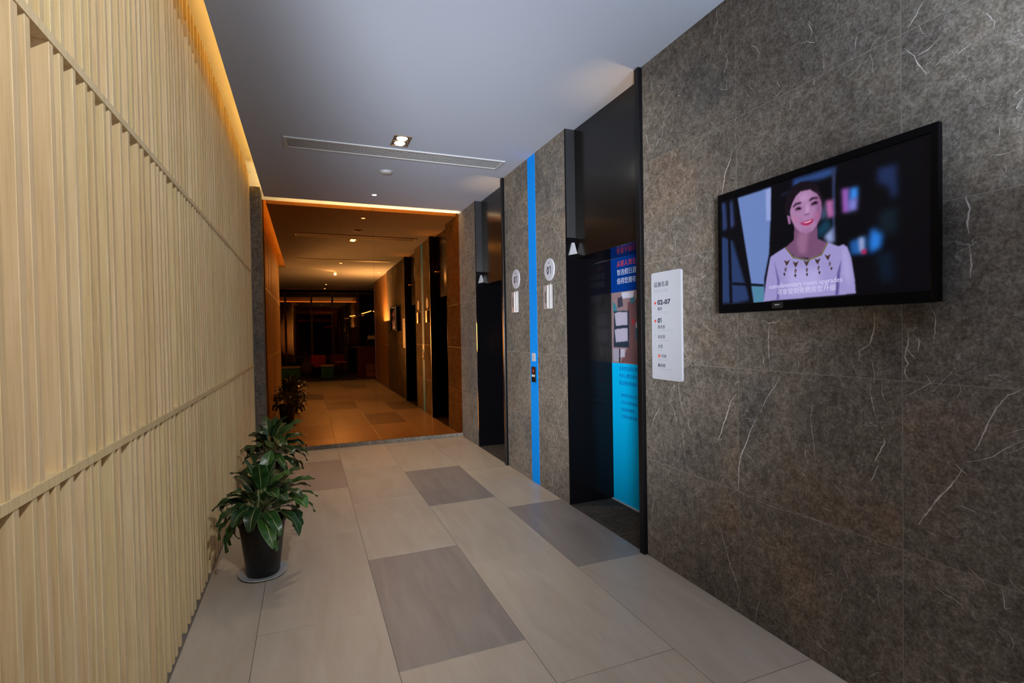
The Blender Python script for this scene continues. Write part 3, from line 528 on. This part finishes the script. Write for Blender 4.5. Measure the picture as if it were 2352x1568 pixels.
# ------------------------------------------------------------------ blue stripe with call buttons
st = thing('wall_stripe', 'bright blue vertical stripe on the marble between the two lifts', 'stripe', (WX, 4.582, 0))
obj('vinyl', MB().box(-.0022, -.0002, -.087, .087, .002, CZ - .004), M['blue'], st)
cp = thing('call_panel', 'black lift call button panel on the blue stripe', 'call panel', (WX - .0022, 4.582, 1.064))
obj('plate', MB().box(-.010, 0, -.046, .046, -.075, .075), M['blackplastic'], cp, bevel=.003)
for dz, nm in ((-.012, 'button'),):
    for dy in (-.02, .02): obj(nm, MB().lathe([(0.0001, -.014), (.012, -.014), (.014, -.010)], 16, (0, dy, dz), 'x', cap=True), M['chrome'], cp)
obj('indicator', MB().box(-.0112, -.0101, -.008, .008, .02, .05), M['red'], cp, label='small dim red floor indicator')
np_ = thing('notice_sticker', 'small white square sticker above the call buttons', 'sticker', (WX - .0022, 4.585, 1.232))
obj('sticker_face', MB().box(-.003, 0, -.040, .040, -.040, .040), M['white'], np_)
obj('symbol', MB().lathe([(.0001, -.0036), (.014, -.0036), (.014, -.0031)], 20, (0, 0, 0), 'x'), M['inkgrey'], np_, label='faint grey dot')

# ------------------------------------------------------------------ floor discs and chrome lanterns
def one(h):                                              # the figure 1 with its flag, read from the corridor
    w = h * .15
    return MB().prism([(-.22 * h - w, 0), (-.22 * h, 0), (-.22 * h, h * .80), (0, h * .68), (0, h * .83), (-.22 * h, h), (-.22 * h - w, h)], 'x', -.0006, .0004)
def disc(y, z, label):
    t = thing('floor_number_sign', label, 'sign', (WX, y, z))
    obj('disc', MB().lathe([(.0001, -.010), (.098, -.010), (.102, -.006), (.102, 0)], 48, (0, 0, 0), 'x'), M['white'], t, smooth=True)
    text('numeral', '0', M['ink'], t, .098, FACE_W, (-.0105, .022, -.04), 'CENTER', .9, bold=.003)
    obj('numeral', one(.070), M['ink'], t, (-.0105, -.012, -.04))
    obj('symbol', MB().prism([(-.008, .052), (.008, .052), (0, .070)], 'x', -.0112, -.0101), M['ink'], t, label='tiny dark arrow')
    return t
disc(4.204, 2.039, 'round white floor sign 01 between the blue stripe and the nearer lift')
disc(5.005, 2.035, 'round white floor sign 01 between the farther lift and the blue stripe')
def lantern(y, z, label):
    t = thing('lift_lantern', label, 'lantern', (WX, y, z))
    obj('back_plate', MB().box(-.006, 0, -.066, .072, -.108, .108), M['slotdark'], t)
    obj('body', MB().box(-.034, -.006, -.014, .072, -.106, .108), M['chrome'], t, bevel=.003)
    obj('slot', MB().box(-.0352, -.034, .022, .036, -.052, .052), M['slotdark'], t, label='narrow dark window')
    obj('edge_bar', MB().box(-.030, -.006, -.066, -.048, -.106, .108), M['chrome'], t, bevel=.002)
    for dy in (-.022, .022): obj('stud', MB().box(-.004, 0, dy - .003, dy + .003, .112, .128), M['chrome'], t)
    return t
lantern(4.205, 1.790, 'chrome lift lantern under the floor sign nearest the poster')
lantern(4.998, 1.790, 'chrome lift lantern beside the farther lift')

# ------------------------------------------------------------------ directory sign
ds = thing('directory_sign', 'tall white wall directory with navy Chinese lettering beside the poster lift', 'sign', (WX, 2.577, 1.502))
hw, hh, r_ = .139, .333, .014; pts = []
for cx, cy, a0 in ((hw - r_, hh - r_, 0), (-hw + r_, hh - r_, 90), (-hw + r_, -hh + r_, 180), (hw - r_, -hh + r_, 270)):
    for k in range(7): a = math.radians(a0 + 15 * k); pts.append((cx + r_ * math.cos(a), cy + r_ * math.sin(a)))
obj('board', MB().prism(pts, 'x', -.014, 0), M['white'], ds)
def dtext(s, y, z, size, m, w=1.0, bold=0, label=None):
    o = text('lettering', s, m, ds, size, FACE_W, (-.0144, y - 2.577, z - 1.502), width=w, bold=bold)
    if label: o['label'] = label
dtext('设施名录', 2.690, 1.746, .036, M['ink']); dtext('DIRECTORY', 2.688, 1.711, .027, M['inkgrey'], .96, 0)
dtext('02-07', 2.656, 1.634, .042, M['ink'], 1.25, .0012); dtext('客房', 2.656, 1.600, .023, M['ink']); dtext('GUEST ROOMS', 2.656, 1.582, .012, M['inkgrey'], 1.2, 0)
dtext('0', 2.656, 1.521, .042, M['ink'], 1.15, .0012); obj('lettering', one(.031), M['ink'], ds, (-.0144, 2.631 - 2.577, 1.521 - 1.502)); dtext('洗衣房', 2.656, 1.487, .024, M['ink']); dtext('SELF-LAUNDRY ROOM', 2.656, 1.469, .012, M['inkgrey'], 1.2, 0)
dtext('会议室', 2.656, 1.426, .024, M['ink']); dtext('MEETING ROOM', 2.656, 1.408, .012, M['inkgrey'], 1.2, 0)
dtext('大堂', 2.656, 1.366, .024, M['ink']); dtext('LOBBY', 2.656, 1.348, .012, M['inkgrey'], 1.2, 0)
dtext('趣', 2.656, 1.306, .025, M['red'], label='red character'); dtext('·空间', 2.630, 1.306, .024, M['ink']); dtext('GREAT ROOM', 2.656, 1.288, .012, M['inkgrey'], 1.2, 0)
dtext('贩卖机', 2.656, 1.248, .024, M['ink']); dtext('VENDING MACHINE', 2.656, 1.230, .012, M['inkgrey'], 1.2, 0)
for z in (1.645, 1.533): obj('dot', MB().lathe([(.0001, -.0150), (.0085, -.0150), (.0085, -.0141)], 16, (0, 2.678 - 2.577, z - 1.502), 'x'), M['red'], ds, label='red dot')
obj('timeline', MB().box(-.0146, -.0141, .1005, .1015, 1.225 - 1.502, 1.645 - 1.502), M['inkgrey'], ds)

# ------------------------------------------------------------------ television
tv = thing('television', 'wall-mounted black television showing a smiling woman in a lilac blouse', 'television', (WX, 1.568, 1.56))
def T(y, z): return (y - 1.568, z - 1.56)
def tbox(name, x0, x1, y0, y1, z0, z1, m, **k):
    return obj(name, MB().box(x0 - WX, x1 - WX, y0 - 1.568, y1 - 1.568, z0 - 1.56, z1 - 1.56), m, tv, **k)
FX = 1.968
tbox('back_housing', FX + .016, WX - .022, 1.10, 2.035, 1.556, 2.13, M['blackplastic'], bevel=.012)
tbox('wall_bracket', WX - .022, WX, 1.35, 1.80, 1.68, 2.00, M['blackmetal'])
tbox('bezel', FX, FX + .022, 1.072, 1.0985, 1.556, 2.157, M['blackplastic'], bevel=.003)
tbox('bezel', FX, FX + .022, 2.044, 2.0655, 1.556, 2.157, M['blackplastic'], bevel=.003)
tbox('bezel', FX, FX + .022, 1.0985, 2.044, 2.126, 2.157, M['blackplastic'], bevel=.003)
tbox('bezel', FX, FX + .022, 1.0985, 2.044, 1.556, 1.599, M['blackplastic'], bevel=.003)
tbox('logo_tab', FX - .004, FX, 1.68, 1.735, 1.566, 1.592, M['charcoal'], label='small charcoal badge on the lower bezel')
tbox('logo_mark', FX - .0046, FX - .004, 1.695, 1.720, 1.579, 1.584, M['inkgrey'], label='tiny pale unreadable maker mark')
M['screen'] = vcol_mat('lit_screen', .92, .12)
pic = raster(560, 315, [(c, b, p) for c, b, p in TVPIC], (5, 5, 11))
SX = FX + .008
scr = picture('screen', pic, SX, 2.044, 1.0985, 1.599, 2.126, M['screen'], tv, (WX, 1.568, 1.56))
W_, H_ = 2.044 - 1.0985, .527
for s, u, v, sz, ww in (('complimentary room upgrades', .300, .108, .030, .93), ('可享受到免费房型升级', .345, .052, .028, 1.0)):
    o = text('subtitle', s, M['subtitle'], scr, sz, FACE_W, (SX - .0006 - WX, 2.044 - u * W_ - 1.568, 1.599 + v * H_ - 1.56), width=ww)

# ------------------------------------------------------------------ ceiling fittings
def vent(y0, y1, x0, x1, label):
    t = thing('air_diffuser', label, 'vent', ((x0 + x1) / 2, (y0 + y1) / 2, CZ))
    hx, hy = (x1 - x0) / 2, (y1 - y0) / 2; f = .028
    mb = MB()
    for a in ((-hx, hx, -hy, -hy + f), (-hx, hx, hy - f, hy), (-hx, -hx + f, -hy + f, hy - f), (hx - f, hx, -hy + f, hy - f)): mb.box(*a, -.010, .0)
    obj('frame', mb, M['alu'], t, bevel=.002)
    obj('plenum', MB().box(-hx + f, hx - f, -hy + f, hy - f, -.0025, -.001), M['slotdark'], t)
    n = 9; wy = 2 * (hy - f)
    for k in range(n):
        y = -hy + f + wy * (k + .5) / n
        obj('blade', MB().prism([(y - .009, -.0085), (y + .010, -.0055), (y + .010, -.0045), (y - .009, -.0070)], 'x', -hx + f, hx - f), M['alu'], t)
    return t
vent(4.805, 5.068, -.148, 1.878, 'long grey slot diffuser in the ceiling before the mirror')
vent(1.83, 2.08, -.148, 1.878, 'long grey slot diffuser overhead, seen only in the mirror')
def spot(loc, power, size=60, blend=.7, col=(1, .78, .52), parent=None):
    l = bpy.data.lights.new('spot', 'SPOT'); l.energy = power; l.spot_size = math.radians(size); l.spot_blend = blend; l.color = col; l.shadow_soft_size = .03
    o = bpy.data.objects.new('spot_bulb', l); o.location = loc; COL.objects.link(o)
    if parent: o.parent = parent
t = thing('twin_downlight', 'recessed twin square downlight in front of the long ceiling vent', 'ceiling light', (.812, 4.600, CZ))
mb = MB()
for a in ((-.075, .075, -.125, -.113), (-.075, .075, .113, .125), (-.075, -.063, -.113, .113), (.063, .075, -.113, .113), (-.063, .063, -.006, .006)): mb.box(*a, -.006, 0)
obj('frame', mb, M['brass'], t); obj('housing', MB().box(-.063, .063, -.113, .113, -.0015, -.0005), M['slotdark'], t)
for dy in (-.06, .06):
    obj('lamp', MB().lathe([(.0001, -.006), (.040, -.006), (.047, -.0016)], 28, (0, dy, 0)), M['lamp'], t)
spot((0, 0, -.03), 48, 85, parent=t)
def downlight(x, y, label, power, r=.038, group=None):
    t = thing('downlight', label, 'ceiling light', (x, y, CZ), group=group)
    obj('trim_ring', MB().lathe([(r, -.001), (r + .012, -.001), (r + .014, -.004), (r, -.006)], 28, cap=False), M['alu'], t, smooth=True)
    obj('lamp', MB().lathe([(.0001, -.003), (r * .8, -.003), (r, -.001)], 24), M['lamp'], t)
    spot((0, 0, -.03), power, 70, parent=t); return t
downlight(.807, 6.47, 'small round downlight close to the mirror', 75, .028)
downlight(.792, 1.457, 'round downlight over the camera end of the corridor, seen in the mirror', 32)
t = downlight(.758, -.434, 'round downlight just behind the ceiling shadow gap, seen in the mirror', 8)
l = bpy.data.lights.new('slat_fill_spot', 'SPOT'); l.energy = 195; l.spot_size = math.radians(84); l.spot_blend = .9; l.color = (1, .97, .93); l.shadow_soft_size = .02
o = bpy.data.objects.new('slat_fill_spot', l); o.parent = t; o.location = (0, 0, -.05); COL.objects.link(o)   # extra fill light added at this fitting to brighten the slatted wall
o.rotation_euler = (Vector((-.6, 2.6, 1.9)) - Vector((.758, -.434, 3.13))).to_track_quat('-Z', 'Y').to_euler()
downlight(1.90, -.27, 'round downlight by the end of the marble wall, seen in the mirror', 7)
downlight(.644, -4.0, 'round downlight over the lobby seats, seen in the mirror', 1.5)
downlight(.652, -5.6, 'round downlight nearest the lobby window, seen in the mirror', 1)
t = thing('smoke_detector', 'flat round smoke detector between the long vent and the mirror', 'smoke detector', (.813, 5.516, CZ))
obj('base', MB().lathe([(.0001, 0), (.066, 0), (.066, -.010), (.0001, -.010)], 32, cap=False), M['alu'], t, smooth=True)
obj('dome', MB().lathe([(.050, -.010), (.048, -.018), (.034, -.022), (.0001, -.023)], 32, cap=False), M['alu'], t, smooth=True)

# ------------------------------------------------------------------ potted plants
def leaf_mesh(L, w, bend, fold, rg):
    n = 14; vs = []; fs = []; mi = []; x = z = 0; a = 0; stalk = rg.uniform(.20, .34)
    path = []
    for i in range(n + 1):
        s = i / n; path.append((x, z, a)); st = L / n
        x += math.cos(a) * st; z += math.sin(a) * st; a -= bend / n * (0.4 + 1.4 * s)
    tw = rg.uniform(-.35, .35)
    for i, (x, z, a) in enumerate(path):
        s = i / n
        if s < stalk: hw_ = .006 + .002 * (s / stalk)
        else:
            q = (s - stalk) / (1 - stalk); hw_ = max(.0012, w / 2 * (math.sin(PI * min(1, q * .93 + .035)) ** .62) * (1 - .25 * q) * 1.08)
        for k, f in enumerate((-1, -.93, -.055, .055, .93, 1)):
            y = f * hw_; lift_ = abs(f) * hw_ * fold + (.008 * math.sin(7 * s * PI + f * 2) if abs(f) > .9 and s > stalk else 0)
            nx, nz = -math.sin(a), math.cos(a)
            yt = y * math.cos(tw * s) ; lt = lift_ + y * math.sin(tw * s)
            vs.append((x + nx * lt, yt, z + nz * lt))
    for i in range(n):
        for k in range(5):
            fs.append((i * 6 + k, i * 6 + k + 1, (i + 1) * 6 + k + 1, (i + 1) * 6 + k)); mi.append(1 if (k == 2 or i < n * stalk - .5) else 2 if k in (0, 4) else 0)
    m_ = MB(); m_.v = vs; m_.f = fs; m_.mi = mi
    me = m_.mesh('leaf', [M['leaf'], M['stalk'], M['leafedge']]); me.polygons.foreach_set('use_smooth', [True] * len(me.polygons)); return me
rgl = random.Random(11)
LM = {k: [leaf_mesh(rgl.uniform(*L), rgl.uniform(*w), rgl.uniform(*b), .32, rgl) for _ in range(6)] for k, L, w, b in (
    ('up', (.30, .40), (.085, .125), (.4, 1.5)), ('mid', (.30, .42), (.080, .115), (1.0, 2.3)), ('low', (.30, .40), (.065, .10), (1.3, 2.7)))}
def plant(x, y, label, rz, sc=1.0, seed=1, tall=0, shy=.20):
    t = thing('potted_plant', label, 'plant', (x, y, 0), (0, 0, rz))
    rg = random.Random(seed)
    obj('pot', MB().lathe([(.0001, .012), (.090, .012), (.094, .016), (.130, .318), (.137, .324), (.137, .342), (.130, .345), (.126, .338), (.122, .300), (.0001, .300)], 48, cap=False), M['pot'], t, smooth=True)
    obj('soil', MB().lathe([(.0001, .318), (.05, .320), (.1225, .312), (.1215, .301)], 32, cap=False), M['soil'], t)
    sa = obj('saucer', MB().lathe([(.0001, .0), (.118, .0), (.137, .012), (.139, .020), (.133, .020), (.116, .010), (.0001, .009)], 48, cap=False), M['saucer'], t, smooth=True)
    for k in range(5):
        a = k * 1.3; r0 = .02 + .012 * (k % 2)
        obj('stem', MB().tube([(math.cos(a) * r0, math.sin(a) * r0, .30), (math.cos(a) * r0 * 1.3, math.sin(a) * r0 * 1.3, .38 + tall), (math.cos(a) * r0 * 1.1, math.sin(a) * r0, .50 + tall)], [.013, .011, .006], 8), M['stalk'], t, smooth=True)
    def put(kind, az, el, z, r0):
        o = link('leaf', rg.choice(LM[kind]), t, (math.cos(az) * r0, math.sin(az) * r0, z), (rg.uniform(-.35, .35), -el, az))
        # keep clear of the slatted wall on the left
        wall = max(0, math.cos(az + rz - PI)); s = sc * rg.uniform(.80, 1.08) * (1 - shy * wall); o.scale = (s, s, s)
    for k in range(6): put('up', k * 1.047 + rg.uniform(-.3, .3), rg.uniform(1.15, 1.45), .42 + tall, .015)
    for k in range(11): put('up', k * .571 + rg.uniform(-.3, .3), rg.uniform(.75, 1.2), .40 + tall, .022)
    for k in range(16): put('mid', k * .3927 + rg.uniform(-.3, .3), rg.uniform(.45, 1.0), .385 + tall * .8, .028)
    for k in range(14): put('low', k * .449 + .25 + rg.uniform(-.3, .3), rg.uniform(.2, .8), .375 + tall * .5, .034)
    for k in range(7): put('low', k * .9 + rg.uniform(-.3, .3), rg.uniform(-.1, .35), .37, .04)
    return t
plant(-.283, 3.545, 'potted plant with broad dark green leaves in a black pot, nearest the camera', .4, 1.0, 4, .035)
plant(-.325, 5.02, 'potted plant with broad green leaves half hidden behind the nearer one', 1.9, 1.0, 9, .085, .38)

# ------------------------------------------------------------------ the entrance hall behind the camera, seen in the mirror
o = obj('wall_side', MB().box(WX + .03, 2.72, -3.2, .004, 0, CZ), M['woodwall']); struct(o, 'orange wood wall of the entrance hall, seen in the mirror')
o = obj('wall_side', MB().box(-3.3, -3.2, -6.3, .5, 0, CZ), M['darkwood']); struct(o, 'dark side wall of the entrance hall')
o = obj('wall_side', MB().box(-3.2, -.75, .40, .5, 0, CZ + .03), M['woodwall']); struct(o, 'wood wall returning from the slatted wall')
o = obj('wall_side', MB().box(4.2, 4.3, -6.3, -3.2, 0, CZ), M['darkwood']); struct(o, 'dark far side wall of the lounge')
o = obj('wall_side', MB().box(2.72, 4.3, -3.2, -3.1, 0, CZ), M['woodwall']); struct(o, 'return wall behind the counter')
cpt = obj('carpet', MB().box(-3.2, 4.2, -6.2, -3.4, -.0024, .008), M['carpet']); tag(cpt, 'dark lounge carpet with pale dashes, seen in the mirror', 'carpet')
wn = thing('window_1', 'dark night window wall of the lounge, seen in the mirror', 'window', (0, -6.0, 0)); wn['kind'] = 'structure'
xs = [-3.2, -2.0, -.69, .186, .91, 1.83, 2.75, 4.2]
for x in xs[1:-1]: obj('mullion', MB().box(x - .035, x + .035, -.05, .05, .009, CZ - .002), M['mullion'], wn)
for z in (.04, 3.05): obj('transom', MB().box(-3.2, 4.2, -.03, .03, z - .03, z + .03), M['mullion'], wn)
for a, b in zip(xs, xs[1:]): obj('pane', MB().box(a + .036, b - .036, -.004, .004, .072, 3.018), M['glass'], wn)
o = obj('wall_street', MB().box(-4, 5, -8.1, -8.0, -.1, 4), M['street']); struct(o, 'dark street beyond the lounge window')
o = thing('cove_light', 'glowing amber trough standing in for a cove reflected in the lounge window, seen in the mirror', 'light strip', (.5, -6.35, 2.74))
obj('trough', MB().box(-2.2, 1.3, -.05, .03, -.02, 0), M['darkwood'], o); obj('lamp', MB().box(-2.2, 1.3, .0, .012, .0, .01), mat('amber_reflection_glow', (.9, .6, .3), .5, emit=(1, .5, .15), es=6), o)  # a cove's reflection in the glass, built as a lit trough behind it
obj('fascia', MB().box(-2.2, 1.3, -.07, -.05, -.02, .18), M['woodwall'], o)
for a, b, lab in (((1.76, -3.95, 2.20), (2.08, -3.95, 2.30), 'longest of the glowing tubes standing in for LED reflections seen in the mirror above the lounge counter'), ((2.14, -3.95, 2.28), (2.26, -3.95, 2.31), 'short bright tube standing in for an LED reflection just right of the longest one, seen in the mirror'), ((1.42, -4.6, 2.14), (1.60, -4.6, 2.17), 'faint tube standing in for an LED reflection lower left of the longest one, seen in the mirror')):
    t = thing('led_reflection', lab, 'light reflection', a, group='reflection tubes over the lounge counter')  # LED reflections in the window glass, built as glowing tubes on wires
    d = Vector(b) - Vector(a)
    obj('tube', MB().tube([(0, 0, 0), d * .5 + Vector((0, 0, -.008)), d], .012), M['reflection_glow'], t)
    obj('wire', MB().tube([d * .5, d * .5 + Vector((0, 0, CZ - (a[2] + d.z * .5) - .001))], .0015, 5), M['blackmetal'], t)
def pouf(x, y, w, h, m, top, label, cat='stool'):
    t = thing('ottoman', label, cat, (x, y, .009))
    obj('body', MB().box(-w / 2, w / 2, -w / 2, w / 2, .03, h - .05), m, t, bevel=.02)
    obj('cushion', MB().box(-w / 2 - .01, w / 2 + .01, -w / 2 - .01, w / 2 + .01, h - .05, h), top, t, bevel=.02)
    for sx in (-1, 1):
        for sy in (-1, 1): obj('leg', MB().box(sx * w * .4 - .015, sx * w * .4 + .015, sy * w * .4 - .015, sy * w * .4 + .015, 0, .03), M['blackmetal'], t)
pouf(.62, -4.12, .40, .48, M['teal'], M['cream'], 'teal ottoman with a cream top, middle of the lounge, seen in the mirror')
pouf(-.52, -4.35, .60, .46, M['teal'], M['cream'], 'wider teal ottoman with cream top at the lounge edge, seen in the mirror')
def chair(x, y, rz, m, label):
    t = thing('lounge_chair', label, 'chair', (x, y, .016), (0, 0, rz))
    obj('seat', MB().box(-.25, .25, -.25, .25, .38, .46), m, t, bevel=.02)
    obj('backrest', MB().box(-.25, .25, .20, .26, .46, .78), m, t, bevel=.02)
    for sx in (-1, 1):
        for sy in (-1, 1): obj('leg', MB().tube([(sx * .2, sy * .2, .38), (sx * .23, sy * .23, 0)], .014, 6), M['blackmetal'], t)
chair(.42, -4.85, 2.9, M['redfab'], 'dark red lounge chair behind the teal ottoman, seen in the mirror')
chair(.95, -5.2, 3.4, M['purple'], 'plum lounge chair near the window, seen in the mirror')
def table(x, y, w, h, m, label):
    t = thing('lounge_table', label, 'table', (x, y, .009))
    obj('top', MB().lathe([(.0001, h - .025), (w / 2, h - .025), (w / 2, h), (.0001, h)], 32, cap=False), m, t)
    obj('column', MB().lathe([(.0001, .01), (.025, .01), (.02, h - .025)], 12), M['blackmetal'], t); obj('foot', MB().lathe([(.0001, 0), (.2, 0), (.2, .008), (.02, .014)], 24, cap=False), M['blackmetal'], t)
table(-.35, -5.35, .7, .74, M['darkwood'], 'round dark lounge table by the window, seen in the mirror')
table(1.08, -4.5, .42, .56, M['orange'], 'small round orange side table beside the teal ottoman, seen in the mirror')
t = thing('door_lever', 'small chrome lever on the orange wood wall, seen in the mirror', 'handle', (WX + .03, -.22, 1.19))
obj('rose', MB().lathe([(.0001, -.012), (.026, -.012), (.028, -.008), (.028, 0)], 20, (0, 0, 0), 'x'), M['chrome'], t); obj('lever', MB().tube([(-.012, 0, 0), (-.05, 0, 0), (-.055, -.02, 0), (-.055, -.12, 0)], .009, 8), M['chrome'], t, smooth=True)
t = thing('service_counter', 'tall dark red counter at the lounge edge, seen in the mirror', 'counter', (2.02, -4.25, .008))
obj('carcass', MB().box(-.42, .42, -.25, .25, 0, 1.03), M['darkwood'], t)
obj('worktop', MB().box(-.62, .44, -.28, .28, 1.03, 1.07), M['darkwood'], t, bevel=.003)
for z in (0.03, .26): obj('crate', MB().box(-.15, .2, .25, .36, z, z + .20), mat('brown_card', (.25, .12, .07), .8), t)
t = thing('coffee_machine', 'chrome coffee machine on the lounge counter, seen in the mirror', 'machine', (2.16, -4.25, 1.078))
obj('body', MB().box(-.2, .2, -.15, .15, .02, .30), M['blackmetal'], t, bevel=.02); obj('hood', MB().box(-.2, .2, .1, .18, .24, .36), M['chrome'], t, bevel=.01)
for k in range(3): obj('cup', MB().lathe([(.02, .36), (.035, .42), (.033, .42), (.018, .362)], 16, (-.12 + .12 * k, .0, 0), cap=False), M['frost'], t)
for dx in (-.15, .15): obj('foot', MB().box(dx - .02, dx + .02, -.1, .1, 0, .02), M['blackmetal'], t)
